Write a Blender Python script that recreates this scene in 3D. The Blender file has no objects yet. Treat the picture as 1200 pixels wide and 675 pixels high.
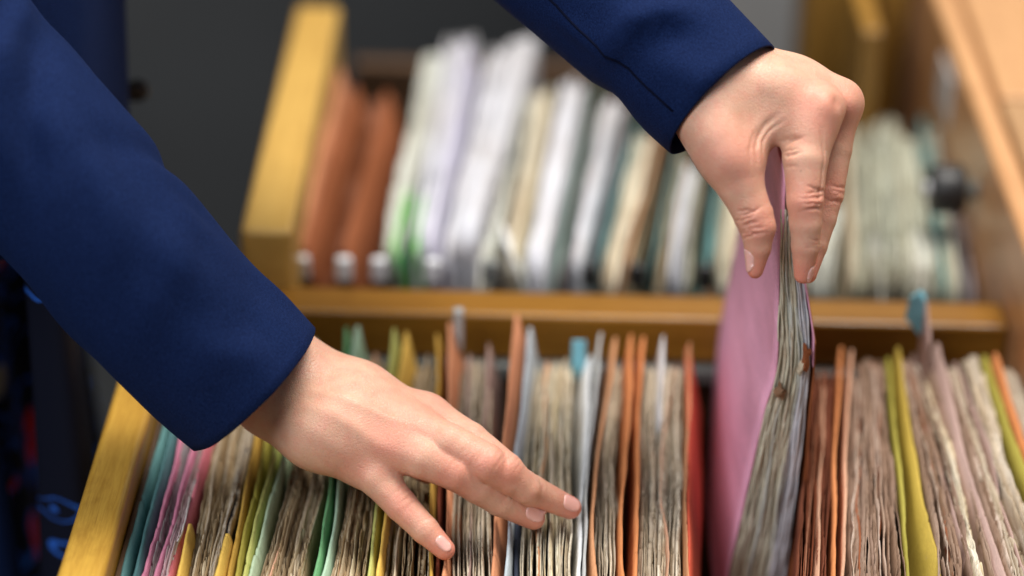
import bpy, math, random
import numpy as np
from mathutils import Vector, Matrix
from mathutils.bvhtree import BVHTree

random.seed(7); RNG = np.random.default_rng(11)
S = bpy.context.scene
COL = S.collection

# ------------------------------------------------------------------ camera
FPX = 1200*85/36.0
TH, PI_, RO = math.radians(0.53), math.radians(28.8), math.radians(1.1)
CAM = np.array([0.0, 0.0, 0.72])
_F = np.array([-math.sin(TH)*math.cos(PI_), math.cos(TH)*math.cos(PI_), -math.sin(PI_)])
_R0 = np.array([math.cos(TH), math.sin(TH), 0.0]); _U0 = np.cross(_R0, _F)
_R = _R0*math.cos(RO)+_U0*math.sin(RO); _U = -_R0*math.sin(RO)+_U0*math.cos(RO)
cam_d = bpy.data.cameras.new('camera'); cam = bpy.data.objects.new('camera', cam_d); COL.objects.link(cam)
cam.matrix_world = Matrix(((_R[0], _U[0], -_F[0], CAM[0]), (_R[1], _U[1], -_F[1], CAM[1]),
                           (_R[2], _U[2], -_F[2], CAM[2]), (0, 0, 0, 1)))
cam_d.lens = 85; cam_d.sensor_width = 36; cam_d.clip_start = 0.05; cam_d.clip_end = 60
cam_d.dof.use_dof = True; cam_d.dof.focus_distance = 1.24; cam_d.dof.aperture_fstop = 2.0
cam_d.dof.aperture_blades = 0
S.camera = cam

# ------------------------------------------------------------------ world, lamps, exposure
W = bpy.data.worlds.new('World'); S.world = W; W.use_nodes = True
W.node_tree.nodes['Background'].inputs[0].default_value = (0.80, 0.88, 1.0, 1)
W.node_tree.nodes['Background'].inputs[1].default_value = 0.17
def area(name, loc, target, size, power, colour):
    d = bpy.data.lights.new(name, 'AREA'); d.shape = 'RECTANGLE'; d.size = size[0]; d.size_y = size[1]
    d.energy = power; d.color = colour
    o = bpy.data.objects.new(name, d); COL.objects.link(o); o.location = loc
    o.rotation_euler = (Vector(target)-Vector(loc)).to_track_quat('-Z', 'Y').to_euler()
    return o
area('ceiling_lamp', (0.40, 1.55, 2.05), (0.0, 1.15, 0.0), (1.1, 0.8), 72, (1.0, 0.95, 0.88))
area('fill_light', (-1.1, -0.35, 1.95), (0.0, 1.2, 0.0), (1.4, 1.2), 54, (0.95, 0.97, 1.0))  # soft fill added at camera left to brighten pink cover and papers
S.view_settings.view_transform = 'Standard'; S.view_settings.look = 'None'
S.view_settings.exposure = 0.0; S.view_settings.gamma = 1.0; S.view_settings.use_curve_mapping = False
S.render.engine = 'CYCLES'
S.cycles.max_bounces = 6; S.cycles.use_denoising = True

# ------------------------------------------------------------------ geometry helpers
def ray(px, py):
    return _F + _R*((px-600)/FPX) + _U*(-(py-337.5)/FPX)
def at_c(px, py, zc): return CAM + ray(px, py)*zc                      # point at a distance along the view axis
def at_z(px, py, z):                                                     # point at a height
    d = ray(px, py); return CAM + d*((z-CAM[2])/d[2])
def at_y(px, py, y):                                                     # point at a distance across the floor
    d = ray(px, py); return CAM + d*((y-CAM[1])/d[1])
def x_of(px, Y, z):                                                      # sideways place seen at column px
    k = (px-600)/FPX; q = np.array([0, Y, z])-CAM
    return (k*q.dot(_F)-q.dot(_R))/(_R[0]-k*_F[0])
def z_of(px, py, Y): return at_y(px, py, Y)[2]

def link(name, verts, faces, mat=None, parent=None, smooth=False):
    me = bpy.data.meshes.new(name)
    verts = np.asarray(verts, dtype=np.float32).reshape(-1, 3)
    if isinstance(faces, np.ndarray) and faces.ndim == 2:
        n, k = faces.shape
        me.vertices.add(len(verts)); me.vertices.foreach_set('co', verts.ravel())
        me.loops.add(n*k); me.loops.foreach_set('vertex_index', faces.astype(np.int32).ravel())
        me.polygons.add(n); me.polygons.foreach_set('loop_start', np.arange(0, n*k, k, dtype=np.int32))
        me.update(calc_edges=True); me.validate()
    else:
        me.from_pydata(verts.tolist(), [], faces)
    if smooth: me.polygons.foreach_set('use_smooth', [True]*len(me.polygons))
    if mat: me.materials.append(mat)
    o = bpy.data.objects.new(name, me); COL.objects.link(o)
    if parent: o.parent = parent
    return o
def empty(name, label=None, cat=None, group=None, parent=None):
    o = bpy.data.objects.new(name, None); COL.objects.link(o); o.empty_display_size = 0.05
    if parent: o.parent = parent
    if label: o['label'] = label
    if cat: o['category'] = cat
    if group: o['group'] = group
    return o
def box(name, x0, x1, y0, y1, z0, z1, mat, parent=None, bev=0.002, skew=0.0):
    v = [(x, y, z) for x in (x0, x1) for y in (y0, y1) for z in (z0, z1)]
    v = [(x+skew*(y-y0), y, z) for x, y, z in v]
    f = [(0, 1, 3, 2), (4, 6, 7, 5), (0, 4, 5, 1), (2, 3, 7, 6), (0, 2, 6, 4), (1, 5, 7, 3)]
    o = link(name, v, f, mat, parent)
    if bev:
        m = o.modifiers.new('edge', 'BEVEL'); m.width = bev; m.segments = 3
        o.data.polygons.foreach_set('use_smooth', [True]*6)
        m.harden_normals = True
    return o
def sweep(name, pts, radii, mat, parent=None, seg=12, flat=1.0):
    pts = [Vector(p) for p in pts]; V = []; Fc = []
    for i, p in enumerate(pts):
        t = (pts[min(i+1, len(pts)-1)]-pts[max(i-1, 0)]).normalized()
        a = t.orthogonal().normalized() if i == 0 else (a-t*a.dot(t)).normalized()
        b = t.cross(a)
        for k in range(seg):
            u = 2*math.pi*k/seg; q = p+(a*math.cos(u)+b*math.sin(u)*flat)*radii[i]; V.append(q[:])
    for i in range(len(pts)-1):
        for k in range(seg):
            k2 = (k+1) % seg; Fc.append((i*seg+k, i*seg+k2, (i+1)*seg+k2, (i+1)*seg+k))
    Fc.append(tuple(range(seg-1, -1, -1))); Fc.append(tuple((len(pts)-1)*seg+k for k in range(seg)))
    return link(name, V, Fc, mat, parent, True)

def fbm1(t, seed, freq, octaves=3):
    r = np.random.default_rng(seed); out = np.zeros_like(t); a = 1.0
    for o in range(octaves):
        ph = r.uniform(0, 6.28, 4); fr = freq*(2.1**o)*r.uniform(.7, 1.3, 4)
        out += a*sum(np.sin(fr[k]*t*6.283+ph[k]) for k in range(4))/4; a *= .5
    return out

# ------------------------------------------------------------------ materials
class NT:
    def __init__(s, name):
        s.m = bpy.data.materials.new(name); s.m.use_nodes = True; s.t = s.m.node_tree
        s.b = s.t.nodes['Principled BSDF']
    def n(s, kind, **kw):
        x = s.t.nodes.new('ShaderNode'+kind)
        for k, v in kw.items():
            if k in x.inputs: x.inputs[k].default_value = v
            else: setattr(x, k, v)
        return x
    def l(s, a, b): s.t.links.new(a, b)
    def ramp(s, stops, fac=None, interp='LINEAR'):
        r = s.n('ValToRGB'); e = r.color_ramp.elements; r.color_ramp.interpolation = interp
        while len(e) < len(stops): e.new(0.5)
        for q, (p, c) in zip(e, stops): q.position = p; q.color = (*c, 1)
        if fac is not None: s.l(fac, r.inputs[0])
        return r
    def noise(s, scale, vec=None, detail=3.0, rough=.5):
        x = s.n('TexNoise'); x.inputs['Scale'].default_value = scale; x.inputs['Detail'].default_value = detail
        x.inputs['Roughness'].default_value = rough
        if vec is not None: s.l(vec, x.inputs['Vector'])
        return x
    def coords(s, scale=(1, 1, 1), kind='Object'):
        c = s.n('TexCoord'); mp = s.n('Mapping'); mp.inputs['Scale'].default_value = scale
        s.l(c.outputs[kind], mp.inputs['Vector']); return mp.outputs[0]
    def mix(s, fac, a, b, mode='MIX'):
        x = s.n('Mix', data_type='RGBA', blend_type=mode)
        if isinstance(fac, (int, float)): x.inputs[0].default_value = fac
        else: s.l(fac, x.inputs[0])
        for sock, v in ((x.inputs[6], a), (x.inputs[7], b)):
            if isinstance(v, tuple): sock.default_value = (*v, 1)
            else: s.l(v, sock)
        return x.outputs[2]
    def math(s, op, a, b=None, clamp=False):
        x = s.n('Math', operation=op); x.use_clamp = clamp
        for i, v in enumerate((a, b)):
            if v is None: continue
            if isinstance(v, (int, float)): x.inputs[i].default_value = v
            else: s.l(v, x.inputs[i])
        return x.outputs[0]
    def bump(s, h, strength, dist):
        x = s.n('Bump', Strength=strength, Distance=dist); s.l(h, x.inputs['Height']); s.l(x.outputs[0], s.b.inputs['Normal'])
    def out(s, col=None, rough=.6, spec=.4):
        if col is not None:
            if isinstance(col, tuple): s.b.inputs['Base Color'].default_value = (*col, 1)
            else: s.l(col, s.b.inputs['Base Color'])
        s.b.inputs['Roughness'].default_value = rough; s.b.inputs['Specular IOR Level'].default_value = spec
        return s.m

def wood(name, dark, light, scale=1.0, rough=.35, axis='y'):
    t = NT(name)
    sc = {'y': (38, 1.6, 38), 'x': (1.6, 38, 38), 'z': (38, 38, 1.6)}[axis]
    v = t.coords(tuple(q*scale for q in sc))
    n1 = t.noise(2.2, v, 6, .62); n2 = t.noise(9, v, 4, .7)
    big = t.noise(4, t.coords((1, 1, 1)), 2)
    f = t.math('ADD', t.math('MULTIPLY', n1.outputs[0], .75), t.math('MULTIPLY', n2.outputs[0], .25))
    r = t.ramp([(.32, dark), (.62, light)], f)
    pores = t.ramp([(.60, (1, 1, 1)), (.68, (.55, .42, .34))], n2.outputs[0])
    fine = t.noise(30, v, 3, .8)
    fr = t.ramp([(.40, (.74, .66, .58)), (.56, (1, 1, 1))], fine.outputs[0])
    c = t.mix(.55, r.outputs[0], pores.outputs[0], 'MULTIPLY'); c = t.mix(.6, c, fr.outputs[0], 'MULTIPLY')
    sm = t.noise(26, t.coords((1, .5, 1)), 5, .7); sr = t.ramp([(.58, (1, 1, 1)), (.72, (.50, .40, .32))], sm.outputs[0]); c = t.mix(.5, c, sr.outputs[0], 'MULTIPLY')
    w = t.ramp([(.35, (.86, .82, .78)), (.65, (1.05, 1.03, 1.0))], big.outputs[0])
    c = t.mix(.7, c, w.outputs[0], 'MULTIPLY')
    t.bump(n2.outputs[0], .25, .0006)
    return t.out(c, rough, .5)

W_YEL = wood('yellow_lacquered_wood', (.42, .225, .03), (.60, .36, .06))
W_YELB = wood('yellow_lacquered_wood_pale', (.52, .31, .07), (.68, .44, .12))
W_BAR = wood('orange_brown_wood', (.17, .074, .009), (.29, .138, .019), axis='x', rough=.28)
W_SIDE = wood('tan_wood', (.50, .25, .11), (.68, .39, .19), rough=.32)
W_TOP = wood('pale_peach_wood', (.50, .275, .125), (.60, .34, .16), rough=.42)
W_TOP2 = wood('tan_top_wood', (.36, .21, .10), (.46, .28, .14), rough=.42)
W_DARK = wood('golden_brown_wood', (.20, .10, .02), (.36, .20, .04), axis='z')
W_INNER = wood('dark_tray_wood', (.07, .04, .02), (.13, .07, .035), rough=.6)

def plain(name, c, rough=.5, metal=0.0, spec=.5, var=.12, sc=60):
    t = NT(name); n = t.noise(sc, t.coords(), 4)
    r = t.ramp([(.3, tuple(q*(1-var) for q in c)), (.7, tuple(min(1, q*(1+var)) for q in c))], n.outputs[0])
    t.b.inputs['Metallic'].default_value = metal
    t.bump(n.outputs[0], .08, .0005)
    return t.out(r.outputs[0], rough, spec)
BLACK = plain('black_rubber', (.012, .012, .013), .45)
STEEL = plain('brushed_steel', (.55, .56, .58), .32, 1.0)
RAIL = plain('grey_painted_metal', (.16, .17, .16), .5)
CLIPM = plain('white_clip_metal', (.72, .73, .76), .3)
PLATE = plain('grey_label_plate', (.45, .43, .42), .4)
WALLM = plain('charcoal_wall_paint', (.042, .045, .048), .8, sc=3, var=.2)
WALLG = plain('grey_cabinet_paint', (.27, .265, .26), .6, sc=3)
FLOORM = plain('dark_floor_vinyl', (.03, .032, .034), .6, sc=8)

def card(name, c, wear=.5):
    t = NT('card_'+name); v = t.coords((1, .35, 1))
    n = t.noise(900, v, 3, .7); b = t.noise(38, t.coords((1, .3, 1)), 4, .6)
    d = tuple(q*.80 for q in c); l = tuple(min(.95, q*1.10+.01) for q in c)
    r = t.ramp([(.3, d), (.7, l)], b.outputs[0])
    fib = t.ramp([(.35, (.86, .86, .86)), (.62, (1, 1, 1))], n.outputs[0])
    c2 = t.mix(1.0, r.outputs[0], fib.outputs[0], 'MULTIPLY')
    spots = t.noise(120, t.coords((1, .6, 1)), 5, .75)
    sp = t.ramp([(.64, (0, 0, 0)), (.74, (1, 1, 1))], spots.outputs[0])
    c3 = t.mix(t.math('MULTIPLY', sp.outputs[0], wear*.45), c2, (.32, .24, .16))
    t.bump(t.math('ADD', n.outputs[0], b.outputs[0]), .3, .0006)
    t.b.inputs['Transmission Weight'].default_value = 0
    return t.out(c3, .72, .25)
CARD = {k: card(k, c) for k, c in {
    'teal': (.13, .30, .30), 'tealdark': (.08, .20, .21), 'pink': (.62, .22, .33), 'rose': (.60, .16, .20),
    'yellow': (.78, .50, .10), 'ochre': (.55, .33, .06), 'olive': (.36, .31, .05), 'lime': (.47, .48, .14),
    'palegreen': (.42, .54, .36), 'green': (.14, .36, .16), 'mint': (.40, .58, .42), 'salmon': (.66, .28, .14),
    'maroon': (.20, .045, .02), 'grey': (.46, .47, .46), 'blueish': (.44, .50, .54), 'navy': (.03, .04, .07),
    'white': (.74, .76, .78), 'cyan': (.22, .55, .68), 'tan': (.60, .29, .14), 'orange': (.64, .24, .085),
    'red': (.66, .10, .05), 'rust': (.27, .080, .026), 'paletan': (.60, .34, .22), 'yellowgreen': (.34, .30, .05),
    'mustard': (.43, .31, .05), 'mauve': (.42, .29, .255), 'brown': (.24, .13, .07), 'beige': (.56, .46, .33), 'lilac': (.62, .60, .74),
    'seafoam': (.26, .38, .33), 'pinkfolder': (.88, .43, .60), 'darkgreen': (.03, .12, .06), 'leaf': (.18, .50, .12)}.items()}

def papers(name, stops, dirt=.6):
    t = NT('paper_'+name); g = t.n('NewGeometry')
    r = t.ramp(stops, g.outputs['Random Per Island'])
    v = t.coords((1.0, .25, 1.0))
    st = t.noise(55, v, 5, .65)
    stain = t.ramp([(.36, (.50, .38, .26)), (.60, (1, 1, 1))], st.outputs[0])
    c = t.mix(dirt, r.outputs[0], stain.outputs[0], 'MULTIPLY')
    sp = t.noise(420, t.coords((1, .5, 1)), 3, .7)
    spk = t.ramp([(.30, (.45, .38, .30)), (.48, (1, 1, 1))], sp.outputs[0])
    c = t.mix(dirt*.8, c, spk.outputs[0], 'MULTIPLY')
    return t.out(c, .85, .15)
PAPER = {
    'brown': papers('brown', [(0, (.24, .16, .08)), (.3, (.50, .38, .23)), (.55, (.36, .28, .18)), (.8, (.70, .62, .46)), (1, (.82, .78, .66))]),
    'grey': papers('grey', [(0, (.32, .24, .16)), (.3, (.62, .54, .42)), (.6, (.46, .40, .32)), (.85, (.76, .70, .58)), (1, (.87, .85, .78))]),
    'cream': papers('cream', [(0, (.46, .36, .22)), (.35, (.68, .60, .43)), (.6, (.60, .56, .47)), (.85, (.80, .76, .63)), (1, (.87, .85, .76))]),
    'mauve': papers('mauve', [(0, (.12, .07, .05)), (.25, (.38, .27, .21)), (.5, (.22, .145, .10)), (.75, (.50, .385, .32)), (1, (.74, .67, .59))]),
    'rust': papers('rust', [(0, (.10, .03, .014)), (.4, (.24, .075, .035)), (.7, (.18, .065, .04)), (1, (.42, .20, .12))]),
    'dark': papers('dark', [(0, (.10, .10, .10)), (.5, (.22, .21, .22)), (1, (.42, .36, .38))]),
    'pinkish': papers('pinkish', [(0, (.34, .14, .20)), (.4, (.55, .32, .36)), (.7, (.40, .36, .36)), (1, (.76, .70, .70))]),
    'white': papers('white', [(0, (.44, .45, .49)), (.5, (.60, .61, .66)), (1, (.73, .73, .77))], .3),
    'palegrey': papers('palegrey', [(0, (.40, .43, .38)), (.5, (.56, .58, .53)), (1, (.74, .76, .73))], .4),
    'worn': papers('worn', [(0, (.50, .44, .30)), (.3, (.72, .68, .54)), (.6, (.62, .60, .48)), (.85, (.80, .78, .68)), (1, (.88, .88, .84))], .3),
    'sage': papers('sage', [(0, (.16, .18, .15)), (.3, (.30, .32, .26)), (.6, (.42, .42, .33)), (1, (.58, .60, .54))], .5),
}

# ------------------------------------------------------------------ setting
def struct(o): o['kind'] = 'structure'; return o
struct(box('floor', -3, 3, -1.5, 4.2, -0.93, -0.90, FLOORM, bev=0))
struct(box('wall', -3, 3, 2.75, 2.85, -0.90, 2.6, WALLM, bev=0))
gc = empty('metal_cupboard', 'plain grey metal cupboard standing far behind the file drawers', 'cupboard')
box('body', 0.115, 1.3, 2.36, 2.74, -0.899, 1.3, WALLG, gc, .004)
box('door', 0.119, 0.70, 2.345, 2.358, -0.85, 1.28, WALLG, gc, .003)
box('door', 0.705, 1.29, 2.345, 2.358, -0.85, 1.28, WALLG, gc, .003)

# ------------------------------------------------------------------ drawers
ZF = -0.205
YF, YN = 1.24, 0.965          # far and near ends of the front files
fd = empty('filing_tray', 'front wooden file drawer with yellow side board, packed with worn files', 'drawer')
xo, xi = x_of(140, at_z(140, 447, .02)[1], .02), x_of(191, at_z(191, 470, .02)[1], .02)
xo2, xi2 = x_of(60, at_z(60, 675, .02)[1], .02), x_of(128, at_z(128, 675, .02)[1], .02)
XO, XI = (xo+xo2)/2, (xi+xi2)/2
box('side_board', XO, XI-.004, .93, 1.272, -.22, .02, W_YEL, fd, .004)
box('side_lining', XI-.0035, XI-.0005, .94, 1.26, -.21, .004, W_INNER, fd, .001)
XR = x_of(1166, at_z(1166, 360, 0)[1], 0)+.004
box('cross_bar', XI-.02, XR, 1.272, 1.303, -.029, .002, W_BAR, fd, .003)
box('rail', XI, XR, 1.266, 1.278, -.040, -.0305, RAIL, fd, .001)
box('back_panel', XI, XR, 1.280, 1.292, -.215, -.042, W_INNER, fd, .001)
box('base', XI-.02, XR, .935, 1.30, -.235, ZF-.004, W_INNER, fd, .001)
box('front_panel', XI, XR, .932, .950, -.203, .02, W_YEL, fd, .003)

bd = empty('filing_tray', 'rear wooden file drawer with pale yellow side board, filled with white and teal files', 'drawer')
bx0 = x_of(281, at_z(281, 268, .042)[1], .042); bx1 = x_of(341, at_z(341, 275, .042)[1], .042)
BY0 = at_z(310, 270, .042)[1]
box('side_board', bx0, bx1, BY0, at_z(378, 6, .042)[1], -.20, .042, W_YELB, bd, .004)
box('base', bx1+.001, XR, 1.31, 1.80, -.235, ZF-.004, W_INNER, bd, .001)
box('back_panel', bx1+.001, .17, 1.76, 1.775, -.20, -.05, W_INNER, bd, .001)
box('end_block', .205, XR-.004, 1.735, 1.80, -.20, .16, W_DARK, bd, .004)
box('divider', .232, .246, 1.60, 1.73, -.20, .055, W_DARK, bd, .002)

rs = empty('cabinet_side', 'tan wooden cabinet side with pale top and black roller inside', 'cabinet')
ZB = .062
XB = XR+.001
box('side_board', XB, XB+.0165, .90, 2.0, -.21, ZB, W_SIDE, rs, .006)
yb = at_z(1185, 120, ZB)[1]
box('top_board', XB+.018, XB+.40, yb, 2.1, ZB-.022, ZB+.004, W_TOP, rs, .003)
box('top_board', XB+.018, XB+.40, .90, yb-.001, ZB-.022, ZB+.002, W_TOP2, rs, .003)
kp = at_z(1107, 222, .020)
Yk, zk = kp[1], kp[2]
xk = x_of(1108, Yk, zk)
sweep('axle', [(xk-.016, Yk, zk), (XB, Yk, zk)], [.003, .003], RAIL, rs, 14)
sweep('washer', [(XB-.004, Yk, zk), (XB, Yk, zk)], [.006, .006], RAIL, rs, 18)
rl = sweep('roller', [(xk-.011, Yk, zk), (xk-.010, Yk, zk), (xk-.008, Yk, zk), (xk+.010, Yk, zk), (xk+.012, Yk, zk), (xk+.013, Yk, zk)],
           [.0115, .0150, .0165, .0165, .0150, .0115], BLACK, rs, 28)
sweep('hub', [(xk-.0135, Yk, zk), (xk-.0108, Yk, zk)], [.0045, .0055], CLIPM, rl, 18)
pp = at_z(1112, 120, .02)
box('label_plate', XB-.003, XB-.0003, pp[1]-.02, pp[1]+.03, .010, .045, PLATE, rs, .001)

# ------------------------------------------------------------------ files
def strips(specs):
    """specs: list of (rows_left, rows_right) arrays (n stations, m rows, 3), row 0 = top. One closed thin sheet each."""
    V = []; Fq = []; base = 0
    for L, R in specs:
        n, m, _ = L.shape
        ring = np.concatenate([L[:, ::-1], R], axis=1)      # bottom-left .. top-left, top-right .. bottom-right
        k = ring.shape[1]; V.append(ring.reshape(-1, 3))
        i = np.arange(n-1)[:, None]; j = np.arange(k-1)[None, :]
        a = base+i*k+j; Fq.append(np.stack([a, a+1, a+k+1, a+k], -1).reshape(-1, 4))
        for s in (0, n-1):
            for q in range(m-1):
                b = base+s*k; Fq.append(np.array([[b+q, b+k-1-q, b+k-2-q, b+q+1]]))
        base += n*k
    return np.concatenate(V), np.concatenate(Fq)

def fit(pts, h, drop, ysel, flip=False):
    """image points (y, xl, xr) of one file edge -> world X of its upper and lower border along Y"""
    Ys, A, B = [], [], []
    left = (sum(p[1]+p[2] for p in pts)/len(pts)/2) < 650
    left = left != flip
    for y, xl, xr in pts:
        Yw = at_z((xl+xr)/2, y, h)[1]
        top, low = (xl, xr) if left else (xr, xl)
        Ys.append(Yw); A.append(x_of(top, Yw, h)); B.append(x_of(low, Yw, h-drop))
    deg = len(pts)-1
    if deg <= 1:
        fa, fb = np.polyfit(Ys, A, deg), np.polyfit(Ys, B, deg)
        return np.polyval(fa, ysel), np.polyval(fb, ysel)
    o = np.argsort(Ys); Ys = np.array(Ys)[o]; A = np.array(A)[o]; B = np.array(B)[o]
    def ev(P):
        y = np.interp(ysel, Ys, P)
        lo = ysel < Ys[0]; hi = ysel > Ys[-1]
        y[lo] = P[0]+(P[1]-P[0])/(Ys[1]-Ys[0])*(ysel[lo]-Ys[0])
        y[hi] = P[-1]+(P[-1]-P[-2])/(Ys[-1]-Ys[-2])*(ysel[hi]-Ys[-1])
        k = np.ones(9)/9; yp = np.pad(y, 4, mode='reflect', reflect_type='odd')
        return np.convolve(yp, k, 'valid')
    return ev(A), ev(B)

SEED = [100]
def cover(parent, colour, pts, yfar=None, ynear=None, h=None, drop=.032, th=.0014, tip=0.0, n=120, name='cover', wav=1.0, zb=None, flip=False):
    SEED[0] += 1; sd = SEED[0]
    yfar = YF if yfar is None else yfar; ynear = YN if ynear is None else ynear
    if h is None: h = float(np.clip(z_of((pts[0][1]+pts[0][2])/2, pts[0][0], yfar), -.02, .04))
    Y = np.linspace(ynear, yfar, n); A, B = fit(pts, h, drop, Y, flip)
    hn = min(h, .003) if yfar <= YF+.001 and not tip else h
    ht = hn+(h-hn)*np.clip((Y-1.03)/(YF-1.03), 0, 1)+fbm1(Y, sd, 6)*.0012*wav+fbm1(Y, sd+5000, 60, 2)*.0004
    rc = np.random.default_rng(sd+7); ht = ht-(rc.random(n) < .07)*rc.gamma(1.5, .0006, n)*wav
    corner = np.clip((yfar-Y)/.012, 0, 1)
    ht = ht-(1-np.sqrt(corner))*.004
    if tip: ht = ht-np.clip(1-(yfar-Y)/tip, 0, 1)**1.6*.045
    bow = fbm1(Y, sd+900, 4)*.0013*wav+fbm1(Y, sd+950, 30, 2)*.00015
    X0 = A+bow; X1 = B+bow*.6; X2 = X1+(X1-X0)*.25
    zb = ZF if zb is None else zb
    def side(s):
        rows = [np.stack([X0+s*th*.5, Y, ht], -1), np.stack([(X0*.62+X1*.38)+s*th*.5, Y, ht-drop*.38], -1),
                np.stack([X1+s*th*.5, Y, np.minimum(ht-drop*.6, h-drop)], -1), np.stack([X2+s*th*.5, Y, np.full_like(Y, zb)], -1)]
        return np.stack(rows, 1)
    v, f = strips([(side(-1), side(1))])
    return link(name, v, f, CARD[colour], parent)

def stack(parent, pal, pts, yfar=None, ynear=None, h=None, pitch=.00072, n=150, jag=1.0, name='paper_stack', mat=None, amp=1.0, spread=.0030, thick=.00021, fan=.0, lift=.005):
    SEED[0] += 1; sd = SEED[0]; r = np.random.default_rng(sd)
    yfar = YF-.003 if yfar is None else yfar; ynear = YN+.004 if ynear is None else ynear
    if h is None: h = float(np.clip(z_of((pts[0][1]+pts[0][2])/2, pts[0][0], yfar), -.018, -.004))
    h = h+lift
    Y = np.linspace(ynear, yfar, n); A, B = fit(pts, h, 0.0, Y)
    L, R = np.minimum(A, B), np.maximum(A, B)
    wmean = float((R-L).mean()); ns = max(2, int(wmean/pitch))
    common = fbm1(Y, sd, 5)*.0009
    specs = []
    us = (np.arange(ns)+.5)/ns+r.uniform(-.45, .45, ns)/ns
    grp = 0.0; gx = 0.0; gf = 0.0; t01 = (Y-ynear)/(yfar-ynear)
    for i in range(ns):
        if r.random() < .16: grp = r.normal(0, spread); gx = r.normal(0, .0007)*amp; gf = r.normal(0, fan)
        th = max(.00016, r.gamma(2.0, thick))
        lean = (t01-.5)*r.normal(0, .0011)*amp
        x = L+(R-L)*(us[i]+gf*t01)+common+gx+lean+fbm1(Y, sd*77+i, 5)*.00045*amp+fbm1(Y, sd*177+i, 22, 2)*.00022*amp
        ln = r.uniform(0, .012); ln2 = r.uniform(0, .006)
        edge = np.clip((yfar-ln-Y)/.016, 0, 1); e2 = np.clip((Y-ynear-ln2)/.006, 0, 1)
        z = h+grp+r.normal(0, .0013)+fbm1(Y, sd*31+i, 4)*.0016*jag+fbm1(Y, sd*41+i, 40, 2)*.0010*jag
        chips = (r.random(n) < .15)*r.gamma(1.5, .0012, n)*jag+(r.random(n) < .03)*r.gamma(2, .002, n)*jag
        z = z-chips-(1-np.sqrt(edge))*.010-(1-e2)*.01
        if r.random() < .07:                                   # a stray sheet standing proud for part of its length
            c0 = r.uniform(.1, .95); z = z+r.uniform(.002, .006)*np.exp(-((t01-c0)/r.uniform(.05, .25))**4)
        xl = x-th/2; xr = x+th/2
        curl = r.normal(0, .0009)*amp+fbm1(Y, sd*61+i, 9, 2)*.0006*amp
        def side(xx):
            return np.stack([np.stack([xx+curl, Y, z], -1), np.stack([xx, Y, z-.012], -1),
                             np.stack([xx, Y, np.full_like(Y, ZF)], -1)], 1)
        specs.append((side(xl), side(xr)))
    v, f = strips(specs)
    o = link(name, v, f, mat or PAPER[pal], parent); o['kind'] = 'stuff'
    if wmean > .010 and lift > 0:                              # loose divider cards inside the thick bundles
        for q in range(1+int(wmean > .018)):
            u = (.30, .68)[q]+r.uniform(-.08, .08); w = r.uniform(2.5, 4.5)
            P2 = [(y, a+(b-a)*u-w/2, a+(b-a)*u+w/2) for y, a, b in pts]
            k = {'brown': ('beige', 'ochre', 'paletan'), 'grey': ('paletan', 'white', 'mauve'), 'cream': ('beige', 'tan', 'white'), 'mauve': ('paletan', 'beige', 'rust'), 'rust': ('paletan', 'rust', 'tan')}.get(pal, ('beige', 'white', 'grey'))[r.integers(3)]
            cover(parent, k, P2, h=h+r.uniform(.001, .004), drop=.012, th=.0006, wav=2.2, name='divider_sheet', yfar=yfar-r.uniform(0, .01))
    return o

GF = 'worn files standing in the front drawer'
def ff(label, cat='folder', name='file_folder', group=GF): return empty(name, label, cat, group)

f = ff('teal folder pair standing against the yellow side board of the front drawer')
cover(f, 'teal', [(500, 190, 200), (675, 141, 152)], h=.006); cover(f, 'tealdark', [(500, 201, 211), (675, 153, 165)], h=.008)
f = ff('thin pink folder with dark sheets, next to the teal pair')
cover(f, 'pink', [(500, 213, 218), (675, 167, 177)], h=.006); stack(f, 'dark', [(500, 218, 226), (675, 177, 183)], h=-.006)
f = ff('second thin pink folder from the left, holding mottled pink and white sheets')
cover(f, 'pink', [(528, 226, 231), (675, 183, 190)], h=.003); stack(f, 'pinkish', [(525, 231, 242), (675, 190, 197)], h=-.002)
f = ff('rose red folder standing between pink sheets and a short yellow cover')
cover(f, 'rose', [(523, 242, 250), (675, 196, 209)], h=.006)
f = ff('file of rough brown and white papers with a short pointed yellow cover')
cover(f, 'yellow', [(593, 230, 240), (675, 208, 222)], yfar=at_z(235, 590, .008)[1], h=.008, tip=.02)
stack(f, 'brown', [(515, 250, 292), (675, 222, 252)], h=-.008, jag=1.3)
f = ff('thin file with a navy edge beside rough brown and white papers')
cover(f, 'navy', [(512, 293, 297), (675, 253, 257)], h=-.001, drop=.015); stack(f, 'grey', [(512, 286, 293), (675, 247, 253)], h=-.004)
f = ff('ochre yellow folder with a pointed bright yellow front flap')
cover(f, 'yellow', [(598, 274, 287), (675, 252, 271)], yfar=at_z(280, 594, .009)[1], h=.009, tip=.025)
cover(f, 'ochre', [(515, 299, 308), (675, 268, 276)], h=.004)
f = ff('dull olive folder squeezed between ochre and yellow green folders')
cover(f, 'olive', [(522, 310, 317), (675, 277, 284)], h=.003)
f = ff('yellow green folder just below the wrist of the flat hand')
cover(f, 'lime', [(534, 319, 327), (675, 285, 293)], h=.005)
f = ff('pale green folder holding a thick bundle of brown papers under the flat hand')
cover(f, 'palegreen', [(540, 329, 336), (675, 293, 304)], h=.004)
stack(f, 'brown', [(425, 368, 404), (565, 336, 385), (675, 306, 359)], h=-.010, jag=1.5)
f = ff('green and mint folder pair, the leftmost green one showing above the flat hand')
cover(f, 'green', [(376, 406, 417), (575, 385, 393), (675, 361, 369)]); cover(f, 'mint', [(374, 418, 431), (575, 394, 402), (675, 370, 381)])
stack(f, 'brown', [(420, 431, 460), (600, 403, 436), (675, 382, 426)], h=-.012, jag=1.5)
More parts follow.
